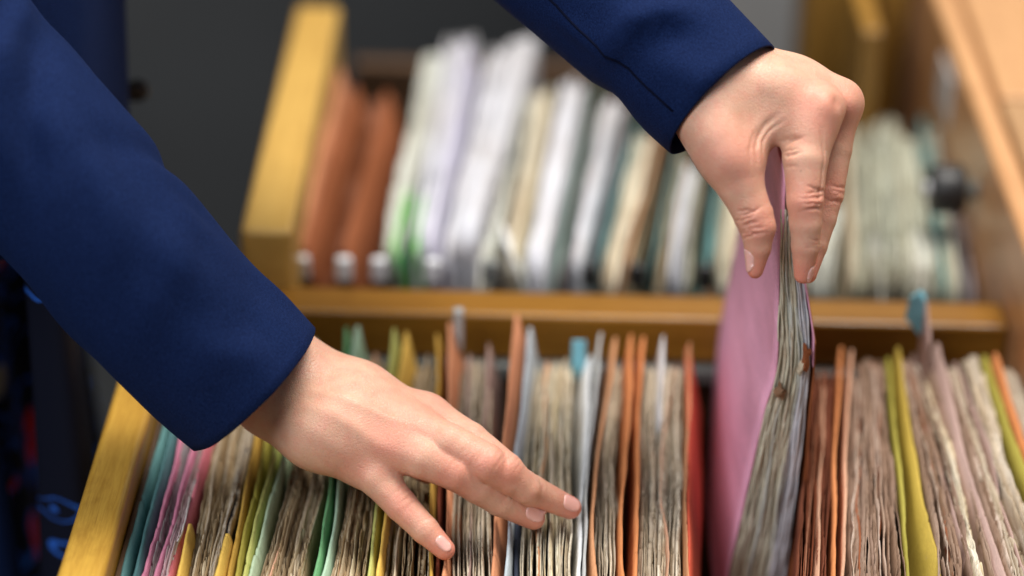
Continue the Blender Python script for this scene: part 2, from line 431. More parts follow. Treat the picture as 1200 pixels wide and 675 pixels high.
f = ff('lime and yellow folder pair under the little finger of the flat hand')
cover(f, 'lime', [(378, 461, 475), (630, 435, 445), (675, 427, 437)]); cover(f, 'yellow', [(382, 476, 490), (630, 446, 455), (675, 438, 449)])
stack(f, 'brown', [(425, 490, 512), (565, 464, 505), (675, 450, 500)], h=-.010, jag=1.5)
f = ff('ochre and maroon folder pair just before the first salmon folder')
cover(f, 'ochre', [(386, 512, 526), (475, 511, 521), (675, 503, 511)]); cover(f, 'maroon', [(470, 519, 525), (675, 512, 517)], h=-.002)
f = ff('salmon folder with a grey tab and a bundle of grey papers under the fingers')
cover(f, 'salmon', [(371, 528, 544), (484, 526, 540), (675, 519, 532)])
tb = at_z(537, 366, .02)
box('tab', x_of(532, YF-.006, .025), x_of(543, YF-.006, .025), YF-.010, YF-.004, .0, z_of(537, 356, YF), CARD['grey'], f, .0005)
stack(f, 'grey', [(412, 545, 573), (560, 536, 574), (675, 533, 576)], h=-.009, jag=1.3)
cover(f, 'mauve', [(394, 576, 588), (525, 564, 575)], ynear=1.08, h=.004, name='loose_sheet', th=.0004, wav=2)
f = ff('tall salmon folder rising highest before the cross bar')
cover(f, 'salmon', [(361, 605, 622), (525, 586, 600), (675, 577, 591)])
f = ff('grey blue folder holding a thick cream bundle touched by the longest finger')
cover(f, 'blueish', [(379, 622, 632), (537, 602, 612), (675, 592, 602)]); cover(f, 'navy', [(500, 612, 615), (675, 604, 612)], h=-.006, drop=.012)
stack(f, 'cream', [(430, 628, 670), (560, 615, 672), (675, 612, 671)], jag=1.4, h=-.010)
f = ff('white folder with a light blue tab at its far end')
cover(f, 'white', [(424, 676, 692), (552, 676, 684), (675, 671, 680)], h=-.003, drop=.02)
box('tab', x_of(671, YF, .01), x_of(687, YF, .01), YF-.0055, YF-.0045, -.02, z_of(679, 394, YF), CARD['cyan'], f, .0003)
f = ff('tan folder with bent edge and grey papers, right of the white folder')
cover(f, 'grey', [(384, 699, 706), (552, 685, 688), (675, 681, 684)], drop=.02); cover(f, 'tan', [(388, 707, 723), (550, 688, 697), (675, 685, 699)], th=.0014)
stack(f, 'grey', [(430, 716, 728), (550, 698, 719), (675, 700, 722)], jag=1.3, h=-.008)
f = ff('twin orange folders with a dark gap between them')
cover(f, 'orange', [(386, 728, 740), (596, 721, 731), (675, 723, 732)]); cover(f, 'orange', [(388, 743, 754), (596, 737, 746), (675, 735, 745)], drop=.025)
f = ff('bundle of ragged grey papers with one white sheet sticking up', 'papers', 'paper_bundle')
stack(f, 'grey', [(425, 755, 766), (560, 747, 768), (675, 746, 768)], jag=1.5, h=-.007)
cover(f, 'white', [(378, 767, 781), (470, 764, 774)], ynear=1.15, name='loose_sheet', th=.0005, wav=2, h=.012)
f = ff('bundle of purplish grey papers leaning on the red folder', 'papers', 'paper_bundle')
stack(f, 'grey', [(425, 781, 800), (560, 769, 801), (675, 769, 802)], jag=1.6, h=-.008)
f = ff('bright red folder standing left of the lifted pink folder')
cover(f, 'tan', [(391, 803, 808), (500, 802, 806), (675, 803, 808)], h=.009, drop=.01, th=.0006); cover(f, 'red', [(392, 808, 821), (500, 806, 821), (675, 808, 817)], drop=.05, h=.006, flip=True)
# --- right of the lifted folder
f = ff('rust brown bundle with a pale tan sheet, right of the lifted pink folder')
stack(f, 'rust', [(440, 946, 966), (640, 932, 956), (675, 930, 952)], pitch=.0014, h=-.006, amp=1.4)
cover(f, 'paletan', [(470, 957, 965), (560, 951, 962), (675, 940, 960)], yfar=1.20, h=.002, th=.0007, wav=2)
f = ff('rust orange folder, first upright cover right of the lifted pink folder')
stack(f, 'rust', [(430, 966, 977), (675, 957, 967)], pitch=.0014, h=-.006); cover(f, 'orange', [(398, 977, 986), (530, 972, 981), (675, 966, 976)])
f = ff('thin tan folder with a thick bundle of curled mauve papers')
cover(f, 'paletan', [(404, 988, 998), (540, 984, 992), (675, 978, 987)])
stack(f, 'mauve', [(416, 1000, 1034), (540, 993, 1046), (675, 988, 1056)], pitch=.0012, jag=1.0, amp=2.2, spread=.006, h=-.006)
f = ff('yellow and olive folder pair curving between the two mauve bundles')
cover(f, 'yellowgreen', [(410, 1033, 1041), (540, 1046, 1054), (675, 1055, 1064)], h=.001); cover(f, 'mustard', [(402, 1041, 1052), (560, 1058, 1077), (675, 1066, 1103)])
f = ff('bundle of bent mauve papers right of the yellow and olive pair', 'papers', 'paper_bundle')
stack(f, 'mauve', [(420, 1053, 1076), (540, 1080, 1112), (675, 1104, 1142)], pitch=.0012, jag=1.0, amp=2.2, spread=.005, h=-.004)
cover(f, 'mauve', [(412, 1056, 1068), (540, 1090, 1102), (675, 1120, 1134)], h=.003, th=.0005, name='loose_sheet', wav=2)
f = ff('tall mauve folder with a torn blue tab rising before the cross bar')
cover(f, 'mauve', [(388, 1076, 1097), (520, 1112, 1130), (675, 1158, 1186)], h=.012)
stack(f, 'mauve', [(430, 1098, 1110), (540, 1128, 1146), (675, 1165, 1190)], pitch=.0015, jag=.8, amp=2, spread=.004, h=-.003)
stack(f, 'cream', [(440, 1076, 1086), (540, 1112, 1122), (675, 1142, 1160)], jag=1.6, amp=1.6, h=-.004)
tq = [at_y(px, py, YF-.004) for px, py in ((1060, 372), (1066, 350), (1077, 343), (1083, 352), (1084, 378), (1078, 394))]
tv = [tuple(q) for q in tq]+[(q[0]+.002, q[1]+.004, q[2]) for q in tq]
link('tab', tv, [tuple(range(6)), tuple(range(11, 5, -1))]+[(i, 6+i, 6+(i+1) % 6, (i+1) % 6) for i in range(6)], CARD['cyan'], f)
cover(f, 'mauve', [(346, 1078, 1087), (400, 1084, 1094)], ynear=1.20, h=z_of(1083, 346, YF), name='loose_sheet', th=.0005)
f = ff('bundle of ragged grey papers left of the slim yellow and orange folders', 'papers', 'paper_bundle')
stack(f, 'grey', [(416, 1110, 1142), (540, 1148, 1184), (675, 1192, 1232)], jag=1.2, amp=2, spread=.005, h=-.004)
f = ff('slim yellow folder next to the last orange folder')
cover(f, 'yellowgreen', [(409, 1141, 1153), (540, 1184, 1199), (675, 1232, 1250)])
f = ff('last orange folder beside the tan cabinet side')
cover(f, 'orange', [(407, 1154, 1166), (520, 1190, 1203), (675, 1250, 1264)])
f = ff('grey papers wedged against the tan cabinet side', 'papers', 'paper_bundle')
stack(f, 'grey', [(430, 1168, 1186), (520, 1204, 1220), (675, 1266, 1280)], h=-.006)

# --- rear drawer
GB = 'files standing in the rear drawer'
BN = 1.350
def bfile(label, items, clip=None, clipm=None, cat='folder', name='file_folder'):
    o = empty(name, label, cat, GB)
    for it in items:
        kind, colour, pts = it[:3]; kw = it[3] if len(it) > 3 else {}
        h = kw.pop('h', .004)
        yf = at_z((pts[-1][1]+pts[-1][2])/2, pts[-1][0], h)[1]
        if kind == 'c': cover(o, colour, pts, yfar=yf, ynear=kw.pop('yn', BN), h=h, n=40, **kw)
        else: stack(o, colour, pts, yfar=yf, ynear=kw.pop('yn', BN+.004), h=h, n=30, pitch=.0018, thick=.0005, lift=0.0, **{'amp': 1.3, 'spread': .004, 'jag': 1.2, 'fan': .14, **kw})
    if clip:
        px, w = clip
        x0, x1 = x_of(px-w/2, BN, -.01), x_of(px+w/2, BN, -.01)
        box('clip', x0, x1, BN-.008, BN-.001, -.017, .0, clipm or CLIPM, o, .003)
    return o
bfile('thin salmon folder against the pale yellow board of the rear drawer', [('c', 'salmon', [(305, 343, 352), (75, 400, 413)], {'h': .012})])
bfile('rust brown folder with white clip, nearest the pale yellow board', [('c', 'rust', [(305, 352, 378), (95, 416, 446)], {'drop': .06}), ('p', 'rust', [(305, 370, 384), (110, 436, 450)], {'h': -.03})], (355, 18))
bfile('second rust brown folder with white clip', [('c', 'rust', [(305, 400, 424), (100, 454, 490)], {'drop': .07}), ('p', 'rust', [(305, 386, 398), (110, 450, 462)], {'h': -.04})], (404, 19))
bfile('pale grey green bundle with a bright green sheet low at its front', [('p', 'palegrey', [(300, 440, 466), (52, 500, 522)]), ('c', 'leaf', [(300, 455, 470), (215, 478, 492)], {'h': .006}), ('c', 'leaf', [(300, 484, 494), (225, 496, 506)], {'h': .006}), ('c', 'darkgreen', [(300, 470, 476), (120, 508, 514)], {'h': -.006})], (445, 19))
bfile('lilac white bundle rising highest in the rear drawer', [('p', 'white', [(300, 480, 502), (34, 527, 556)], {'h': .010}), ('c', 'lilac', [(300, 500, 510), (42, 548, 562)], {'h': .012}), ('p', 'dark', [(300, 510, 518), (80, 556, 564)], {'h': -.014})], (508, 19))  # low dark sheets stand in for the shaded gap beside the bundle
bfile('brightest white bundle in the middle of the rear drawer', [('p', 'white', [(300, 522, 556), (46, 580, 622)], {'h': .008}), ('p', 'palegrey', [(305, 556, 574), (95, 612, 628)], {'h': -.010})], (575, 22), RAIL)
bfile('cream bundle with curled front corner beside the brightest white bundle', [('p', 'cream', [(302, 586, 604), (95, 630, 648)], {'h': -.004}), ('c', 'white', [(310, 600, 622), (255, 588, 612)], {'h': .008}), ('p', 'brown', [(305, 604, 614), (110, 645, 652)], {'h': -.014})])
bfile('pale grey white bundle right of the cream one', [('p', 'white', [(305, 620, 638), (80, 664, 690)]), ('p', 'sage', [(305, 612, 620), (100, 654, 664)], {'h': -.012})])
bfile('grey green folder between two white bundles', [('c', 'seafoam', [(305, 644, 656), (90, 692, 702)], {'h': -.004}), ('p', 'dark', [(305, 656, 664), (110, 700, 706)], {'h': -.02})])  # dark sheets colour in the shade of the gap after this folder
bfile('narrow white bundle left of the first teal folder of the rear drawer', [('p', 'white', [(305, 666, 684), (105, 708, 732)], {'h': .004})])
bfile('first teal folder right of the white bundles', [('c', 'teal', [(305, 686, 702), (130, 732, 748)], {'drop': .06, 'h': .010}), ('p', 'dark', [(305, 703, 708), (150, 748, 752)], {'h': -.02})], (690, 16), BLACK)  # narrow dark sheets give the gap its shade by colour
bfile('tan brown bundle between two teal folders', [('p', 'cream', [(305, 709, 724), (150, 753, 764)], {'h': -.008}), ('c', 'tan', [(305, 724, 736), (150, 764, 774)], {'h': .002}), ('p', 'brown', [(305, 736, 742), (150, 772, 778)], {'h': -.012})])
bfile('second teal folder below the dark blue cuff', [('c', 'teal', [(305, 744, 766), (160, 778, 796)], {'drop': .06, 'h': .010})], (746, 18), BLACK)
bfile('brown grey bundle right of the second teal folder', [('p', 'brown', [(305, 767, 780), (170, 796, 806)], {'h': -.010})])
bfile('pinkish white bundle left of the thumb', [('p', 'white', [(310, 780, 800), (180, 802, 818)], {'h': -.002}), ('p', 'sage', [(310, 800, 808), (180, 818, 824)], {'h': -.006})])
bfile('third teal folder, just left of the lifted pink folder', [('c', 'teal', [(310, 808, 832), (180, 824, 846)], {'drop': .06, 'h': .008}), ('p', 'sage', [(310, 834, 850), (180, 846, 858)], {'h': -.004})], (826, 18), BLACK)
bfile('beige bundle directly behind the lifted pink folder', [('p', 'cream', [(310, 850, 880), (150, 858, 884)], {'h': -.004})])
bfile('grey bundle hidden mostly behind the lifted pink folder', [('p', 'sage', [(310, 882, 930), (130, 884, 925)], {'h': -.004})])
bfile('pale grey bundle right of the pinching fingers', [('p', 'palegrey', [(320, 948, 976), (225, 960, 992)], {'h': -.004}), ('p', 'sage', [(300, 934, 950), (120, 930, 960)], {'h': -.008})])
bfile('pale olive folder right of the pale grey bundle and the pinching fingers', [('c', 'beige', [(310, 982, 1000), (140, 978, 998)], {'h': -.004, 'drop': .05}), ('p', 'sage', [(310, 1000, 1018), (135, 998, 1022)], {'h': -.01})])
bfile('broad sage green bundle left of the black roller', [('p', 'sage', [(310, 1020, 1064), (130, 1024, 1052)], {'h': -.006}), ('p', 'palegrey', [(325, 1024, 1050), (265, 1018, 1042)], {'h': -.003})])
bfile('sage and pale grey bundle under the black roller', [('p', 'sage', [(315, 1064, 1102), (150, 1053, 1078)], {'h': -.010}), ('c', 'teal', [(305, 1100, 1106), (130, 1072, 1082)], {'h': -.012}), ('p', 'palegrey', [(330, 1064, 1100), (262, 1058, 1088)], {'h': -.006})])
bfile('dark sage bundle wedged between the black roller and the tan cabinet side', [('p', 'sage', [(310, 1106, 1124), (140, 1082, 1096)], {'h': -.012}), ('p', 'dark', [(315, 1124, 1143), (150, 1096, 1106)], {'h': -.02})])

# --- the lifted pink folder
pf = empty('pink_folder', 'pink folder full of papers being lifted by the pinching hand', 'folder')
Y0 = 1.10
def vpoly(pts, Y, zs):
    P = np.array([[x_of(px, Y, z_of(px, py, Y)), z_of(px, py, Y)] for px, py in pts]); P = P[np.argsort(P[:, 1])]
    x = np.interp(zs, P[:, 1], P[:, 0]); lo = zs < P[0, 1]; x[lo] = P[0, 0]+(P[1, 0]-P[0, 0])/(P[1, 1]-P[0, 1])*(zs[lo]-P[0, 1])*.3
    k = np.ones(7)/7
    return np.convolve(np.pad(x, 3, mode='reflect', reflect_type='odd'), k, 'valid')
NZ, NY = 70, 14
def lifted(name, near, mat, ztop, yoff=0.0, depth=.175, th=.0006, farx=None, seed=0, zlow=-.10, rough=.0):
    zs = np.linspace(zlow, ztop, NZ)
    xn = vpoly(near, Y0, zs); xf = vpoly(farx, Y0+depth, zs) if farx else xn+.001
    t = np.linspace(0, 1, NY); Vv = []
    for side in (-1, 1):
        g = np.zeros((NZ, NY, 3))
        g[:, :, 1] = Y0+yoff+t[None]*depth
        w = fbm1(zs, seed+3, 7)*.0007
        bulge = np.sin(t*math.pi)[None]*(.003*np.clip((ztop-zs)/.2, 0, 1))[:, None]
        g[:, :, 0] = xn[:, None]*(1-t[None])+xf[:, None]*t[None]-bulge+w[:, None]+side*th/2
        g[:, :, 2] = zs[:, None]+fbm1(t, seed, 2)[None]*.001*(zs[:, None] > ztop-.01)
        g[:, :, 1] += (fbm1(zs, seed+60, 9, 3)*rough)[:, None]*(1-t)[None]
        g[:, :, 0] += (fbm1(zs, seed+90, 12, 3)*rough*.35)[:, None]*(1-t)[None]
        Vv.append(g.reshape(-1, 3))
    N = NZ*NY; i = np.arange(NZ-1)[:, None]; j = np.arange(NY-1)[None]
    a = (i*NY+j).ravel(); q = np.stack([a, a+1, a+NY+1, a+NY], -1); fs = [q, q[:, ::-1]+N]
    k = np.arange(NZ-1)*NY; fs.append(np.stack([k, k+NY, k+NY+N, k+N], -1))
    k2 = k+NY-1; fs.append(np.stack([k2+N, k2+N+NY, k2+NY, k2], -1))
    e = (NZ-1)*NY+np.arange(NY-1); fs.append(np.stack([e, e+1, e+1+N, e+N], -1))
    return link(name, np.concatenate(Vv), np.concatenate(fs), mat, pf, True)
nearL = [(921, 205), (918, 250), (913, 300), (912, 350), (913, 400), (909, 440), (892, 490), (880, 550), (866, 620), (852, 675)]
nearR = [(926, 205), (931, 250), (938, 300), (947, 350), (954, 400), (953, 440), (949, 490), (943, 550), (934, 620), (926, 675)]
farL = [(880, 100), (874, 200), (864, 280), (850, 350), (842, 400), (837, 460), (833, 520), (828, 675)]
zt = z_of(916, 206, Y0)
lifted('front_cover', nearL, CARD['pinkfolder'], zt, farx=farL, seed=1, th=.0012, rough=.0009)
def lerp(a, b, u): return [(p[0]*(1-u)+q[0]*u, p[1]) for p, q in zip(a, b)]
PL = ['worn', 'worn', 'cream', 'worn', 'palegrey', 'worn', 'cream', 'worn', 'worn', 'palegrey', 'white', 'white', 'white', 'white']
for i in range(40):
    u = .05+.85*i/39+random.uniform(-.008, .008)
    p = PL[int(i/40*len(PL))]
    lifted('sheet', lerp(nearL, nearR, u), PAPER[p], zt-.018-random.uniform(0, .012), yoff=random.uniform(0, .0022), th=.0008, depth=.16, seed=20+i*7, rough=.0022)
lifted('rear_cover', lerp(nearL, nearR, .99), CARD['pinkfolder'], z_of(925, 268, Y0), seed=2, th=.0009, zlow=z_of(950, 430, Y0))
lifted('rear_board', lerp(nearL, nearR, 1.03), CARD['rust'], z_of(950, 400, Y0), seed=3, th=.0008)
# brown binding tapes on the near edge of the papers
for (px0, px1, py0, py1, c) in ((938, 951, 402, 436, 'rust'), (934, 944, 424, 440, 'beige'), (908, 922, 450, 468, 'brown')):
    Yt = Y0-.003
    a = [at_y(px0+6, py0, Yt), at_y(px1, py0+8, Yt), at_y(px1-6, py1, Yt), at_y(px0, py1-8, Yt)]
    vv = []
    m = 6
    for i in range(m+1):
        for j in range(m+1):
            p = (a[0]*(1-j/m)+a[1]*j/m)*(1-i/m)+(a[3]*(1-j/m)+a[2]*j/m)*i/m
            eg = 1.0 if 0 < i < m and 0 < j < m else 1.3
            p = p+np.array([random.uniform(-.0007, .0007)*eg, -.0015*math.sin(j/m*math.pi)+random.uniform(-.0008, .0008), random.uniform(-.0007, .0007)*eg])
            vv.append(p)
    nn = len(vv); vv = vv+[p+np.array([0, .0018, 0]) for p in vv]
    ff_ = [(i*(m+1)+j, i*(m+1)+j+1, (i+1)*(m+1)+j+1, (i+1)*(m+1)+j) for i in range(m) for j in range(m)]
    ff_ += [tuple(q+nn for q in reversed(t_)) for t_ in ff_]
    link('binding_tape', vv, ff_, CARD[c], pf, True)

# ------------------------------------------------------------------ person: distance-field body
def rcone(P, a, b, ra, rb):
    ba = b-a; l2 = ba.dot(ba); rr = ra-rb; a2 = l2-rr*rr; il2 = 1/l2
    pa = P-a; y = pa@ba; z = y-l2
    x2 = ((pa*l2-y[..., None]*ba)**2).sum(-1); y2 = y*y*l2; z2 = z*z*l2
    k = np.sign(rr)*rr*rr*x2
    d = (np.sqrt(np.maximum(x2*a2*il2, 0))+y*rr)*il2-ra
    m1 = np.sign(z)*a2*z2 > k; m2 = (np.sign(y)*a2*y2 < k) & ~m1
    d = np.where(m1, np.sqrt(x2+z2)*il2-rb, d); d = np.where(m2, np.sqrt(x2+y2)*il2-ra, d)
    return d
def smin(a, b, k):
    h = np.maximum(k-np.abs(a-b), 0)/k; return np.minimum(a, b)-h*h*k*.25
class Field:
    def __init__(s, lo, hi, vox):
        s.lo = np.array(lo, float); s.vox = vox
        s.n = np.ceil((np.array(hi)-s.lo)/vox).astype(int)+1
        s.far = .05
    def new(s): return np.full(s.n, s.far, dtype=np.float32)
    def sub(s, a, b, r):
        lo = np.minimum(a, b)-r-.03; hi = np.maximum(a, b)+r+.03
        i0 = np.clip(np.floor((lo-s.lo)/s.vox).astype(int), 0, s.n); i1 = np.clip(np.ceil((hi-s.lo)/s.vox).astype(int)+1, 0, s.n)
        sl = tuple(slice(p, q) for p, q in zip(i0, i1))
        ax = [s.lo[k]+s.vox*np.arange(i0[k], i1[k]) for k in range(3)]
        return sl, np.stack(np.meshgrid(*ax, indexing='ij'), -1)
    def add(s, D, a, b, ra, rb, k):
        if np.linalg.norm(a-b) < 1e-6: b = a+np.array([1e-4, 0, 0])
        if abs(ra-rb) >= np.linalg.norm(b-a): rb = ra-np.sign(ra-rb)*np.linalg.norm(b-a)*.9
        sl, P = s.sub(a, b, max(ra, rb))
        if P.size == 0: return
        D[sl] = smin(D[sl], rcone(P, a, b, ra, rb).astype(np.float32), k)
    def mesh(s, D):
        n = D.shape; ins = D < 0
        c = [slice(0, -1), slice(1, None)]
        cnt = np.zeros(tuple(q-1 for q in n), np.int8)
        for i in (0, 1):
            for j in (0, 1):
                for k in (0, 1): cnt += ins[c[i], c[j], c[k]]
        act = (cnt > 0) & (cnt < 8); idx = np.argwhere(act); vid = np.full(act.shape, -1, np.int64); vid[act] = np.arange(len(idx))
        acc = np.zeros((len(idx), 3)); num = np.zeros(len(idx))
        cor = [(i, j, k) for i in (0, 1) for j in (0, 1) for k in (0, 1)]
        for p in cor:
            for ax in range(3):
                if p[ax]: continue
                q = list(p); q[ax] = 1
                d0 = D[tuple((idx+p).T)]; d1 = D[tuple((idx+q).T)]
                m = (d0 < 0) != (d1 < 0); t = np.where(m, d0/np.where(m, d0-d1, 1), 0)
                pos = np.array(p, float)[None].repeat(len(idx), 0); pos[:, ax] = t
                acc[m] += pos[m]; num += m
        V = s.lo+s.vox*(idx+acc/num[:, None])
        Q = []
        for ax in range(3):
            sl0 = [slice(None)]*3; sl1 = [slice(None)]*3; sl0[ax] = slice(0, -1); sl1[ax] = slice(1, None)
            a, b = ins[tuple(sl0)], ins[tuple(sl1)]
            e = np.argwhere(a != b); flip = a[tuple(e.T)]
            u, v = (ax+1) % 3, (ax+2) % 3
            ok = (e[:, u] > 0) & (e[:, v] > 0) & (e[:, u] < n[u]-1) & (e[:, v] < n[v]-1); e = e[ok]; flip = flip[ok]
            def g(du, dv):
                w = e.copy(); w[:, u] += du; w[:, v] += dv; return vid[tuple(w.T)]
            q = np.stack([g(-1, -1), g(0, -1), g(0, 0), g(-1, 0)], -1)
            q[~flip] = q[~flip][:, ::-1]; Q.append(q)
        return V, np.concatenate(Q)
def relax(V, Q, it=3, lam=.5):
    e = np.concatenate([Q[:, [0, 1]], Q[:, [1, 2]], Q[:, [2, 3]], Q[:, [3, 0]]]); e = np.concatenate([e, e[:, ::-1]])
    deg = np.bincount(e[:, 0], minlength=len(V))[:, None]
    for i in range(it):
        for l in (lam, -lam*1.02):
            s_ = np.stack([np.bincount(e[:, 0], V[e[:, 1], k], len(V)) for k in range(3)], -1)
            V = V+l*(s_/np.maximum(deg, 1)-V)
    return V
def vnormals(V, Q):
    n = np.cross(V[Q[:, 2]]-V[Q[:, 0]], V[Q[:, 3]]-V[Q[:, 1]]); N = np.zeros_like(V)
    for k in range(4):
        for c in range(3): N[:, c] += np.bincount(Q[:, k], n[:, c], len(V))
    return N/np.maximum(np.linalg.norm(N, axis=1, keepdims=True), 1e-12)

def J(px, py, zc, rpx): return at_c(px, py, zc), rpx*zc/FPX
def make_hand(palm, fingers, webs, vox=.0009, kp=.014, kf=.008):
    allp = [q for chain in palm+fingers+webs for q in chain]
    lo = np.min([p-r for p, r in allp], 0)-.006; hi = np.max([p+r for p, r in allp], 0)+.006
    Fd = Field(lo, hi, vox); D = Fd.new()
    for ch in palm:
        for (a, ra), (b, rb) in zip(ch, ch[1:]): Fd.add(D, a, b, ra, rb, kp)
    for ch in webs:
        for (a, ra), (b, rb) in zip(ch, ch[1:]): Fd.add(D, a, b, ra, rb, kf)
    out = D.copy()
    for ch in fingers:
        G = Fd.new()
        for (a, ra), (b, rb) in zip(ch, ch[1:]): Fd.add(G, a, b, ra, rb, .0012)
        out = np.minimum(out, smin(D, G, kf))
    V, Q = Fd.mesh(out); V = relax(V, Q, 14)
    return V, Q

ZP = 1.222
def jp(px, py, dz, r): return J(px, py, ZP+dz*.001, r)
pinch_f = {
    'thumb': [jp(857, 184, -4, 32), jp(869, 220, -6, 26.5), jp(883, 252, -6, 22.5), jp(888, 266, -6, 21), jp(888, 290, -4, 15.5), jp(885, 317, -2, 9.5)],
    'index': [jp(958, 132, 4, 27), jp(944, 188, -4, 26), jp(943, 236, -6, 21), jp(944, 262, -4, 18.5), jp(944, 288, 0, 16.5), jp(941, 322, 5, 10.5)],
    'middle': [jp(982, 124, 24, 26), jp(977, 175, 22, 21), jp(970, 226, 20, 18.5), jp(963, 256, 19, 17), jp(955, 288, 17, 14.5), jp(947, 322, 14, 10)],
    'ring': [jp(980, 128, 44, 24), jp(974, 180, 42, 19), jp(966, 226, 38, 17), jp(957, 262, 34, 14), jp(950, 296, 28, 10)],
    'little': [jp(966, 134, 62, 22), jp(962, 176, 60, 16), jp(956, 212, 55, 14), jp(950, 240, 50, 12), jp(945, 266, 44, 9)],
}
pinch_palm = [
    [jp(785, 46, 24, 57), jp(838, 100, 18, 53)],
    [jp(838, 100, 12, 52), jp(905, 115, 8, 38), jp(956, 126, 4, 28)],
    [jp(868, 88, 26, 40), jp(930, 104, 26, 32), jp(983, 119, 24, 26)],
    [jp(868, 92, 44, 40), jp(930, 112, 46, 32), jp(980, 126, 44, 24)],
    [jp(850, 105, 50, 40), jp(910, 126, 60, 30), jp(962, 136, 62, 22)],
    [jp(834, 128, 6, 44), jp(850, 160, -2, 39), jp(857, 186, -4, 33)],
    [jp(850, 150, 20, 42), jp(900, 140, 34, 32)],
]
pinch_web = [[jp(864, 164, 0, 27), jp(891, 140, 2, 23), jp(918, 133, 2, 25), jp(944, 146, 0, 28)],
             [jp(880, 185, 0, 11), jp(890, 155, 0, 12)]]

def jf(px, py, z, r):
    p = at_z(px, py, z); zc = (p-CAM).dot(_F); return p, r*zc/FPX
flat_f = {
    'little': [jf(420, 536, .038, 27), jf(444, 562, .036, 22), jf(470, 592, .027, 19), jf(498, 621, .019, 16.5), jf(521, 644, .011, 12.5)],
    'ring': [jf(458, 520, .050, 27), jf(496, 537, .049, 24.5), jf(534, 552, .043, 23), jf(560, 569, .033, 21), jf(586, 586, .022, 19), jf(625, 607, .008, 14)],
    'middle': [jf(480, 504, .054, 26), jf(525, 520, .054, 24), jf(570, 543, .047, 22.5), jf(598, 560, .037, 20), jf(624, 575, .025, 18), jf(668, 595, .009, 13.5)],
    'index': [jf(500, 488, .052, 25), jf(550, 517, .050, 22.5), jf(593, 551, .042, 20.5), jf(616, 573, .030, 17), jf(632, 590, .010, 14)],
    'thumb': [jf(410, 478, .040, 28), jf(452, 512, .026, 24), jf(482, 538, .016, 19), jf(500, 554, .006, 13)],
}
flat_palm = [
    [jf(262, 378, .094, 54), jf(300, 416, .078, 52), jf(345, 454, .062, 46)],
    [jf(330, 430, .066, 40), jf(420, 462, .060, 33), jf(497, 490, .052, 26)],
    [jf(335, 445, .064, 40), jf(410, 478, .060, 34), jf(478, 506, .054, 27)],
    [jf(325, 462, .060, 40), jf(392, 500, .056, 34), jf(456, 522, .050, 27)],
    [jf(318, 470, .056, 38), jf(370, 508, .050, 34), jf(418, 536, .042, 26)],
    [jf(340, 450, .050, 38), jf(410, 478, .040, 32)],
]
flat_web = [[jf(424, 532, .042, 24), jf(452, 530, .046, 22)], [jf(470, 520, .050, 22), jf(506, 508, .050, 20)]]

def creases(V, N, a, b, dorsal, amp, lines, span, width=.0007):
    """separate, uneven skin folds across a joint, on its dorsal side"""
    CS[0] += 1; r = np.random.default_rng(CS[0])
    ax = (b-a)/np.linalg.norm(b-a); t = (V-a)@ax; rad = V-a-t[:, None]*ax
    rr = np.linalg.norm(rad, axis=1); face = np.clip(N@dorsal+.15, 0, 1)*(rr < .017)
    L = np.linalg.norm(b-a); side = np.cross(ax, dorsal); s = rad@side
    d = np.zeros(len(V))
    for k in range(lines):
        t0 = L/2+(k-(lines-1)/2)*(2*span/lines)+r.normal(0, span*.10); s0 = r.normal(0, .0015); hl = r.uniform(.0028, .0062)
        curve = r.normal(0, 14)+(k-(lines-1)/2)*9; slope = r.normal(0, .10)
        line = t0+slope*(s-s0)+curve*(s-s0)**2+np.sin(s*1400+k*2)*.00018
        wd = width*r.uniform(.7, 1.3)
        d += amp*r.uniform(.45, 1.0)*np.exp(-((t-line)/wd)**2)*np.exp(-((s-s0)/hl)**4)
    swell = .35*amp*np.exp(-((t-L/2)/span)**2)
    return V-N*((d-swell)*face)[:, None]
CS = [40]

def skin_colour(V, spots):
    c = np.zeros(len(V))
    for p, r, a in spots: c = np.maximum(c, a*np.exp(-(((V-p)**2).sum(1))/(r*r)))
    return c
hands = []
CAMDIR = -_F
def finish(V, Q, F, joints, depth):
    N = vnormals(V, Q)
    spots = []
    for nm, ch in F.items():
        tip = ch[-1][0]; spots.append((tip, .014, 1.0))
        ji = {'thumb': 3, 'index': 2, 'middle': 2, 'ring': 2, 'little': 2}[nm]; ji = min(ji, len(ch)-2)
        spots.append((ch[ji][0]+CAMDIR*.008, .013, .65)); spots.append((ch[0][0]+CAMDIR*.012, .016, .6))
    for a, b, d, amp, ln, sp in joints: V = creases(V, N, a, b, d/np.linalg.norm(d), amp, ln, sp)
    return V, Q, skin_colour(V, spots)
pp_ = lambda px, py, dz: at_c(px, py, ZP+dz*.001)
V1, Q1 = make_hand(pinch_palm, list(pinch_f.values()), pinch_web, vox=.0007)
right_v, up_v = _R, _U
jn = [(pp_(880, 240, -6), pp_(890, 278, -6), CAMDIR*.9-right_v*.5, .0014, 7, .0065),
      (pp_(943, 218, -6), pp_(944, 252, -6), CAMDIR*.8+right_v*.5, .0010, 7, .0060),
      (pp_(944, 276, 0), pp_(943, 296, 0), CAMDIR*.8+right_v*.5, .0004, 3, .003),
      (pp_(936, 150, 0), pp_(940, 200, 0), CAMDIR*.9-right_v*.6, .0009, 5, .009),
      (pp_(968, 212, 20), pp_(966, 246, 20), CAMDIR*.7+right_v*.7, .0007, 5, .005)]
def dent(V, Q, p, r, amp):
    N = vnormals(V, Q); w = np.exp(-((V-p)**2).sum(1)/(r*r)); return V-N*(w*amp)[:, None]
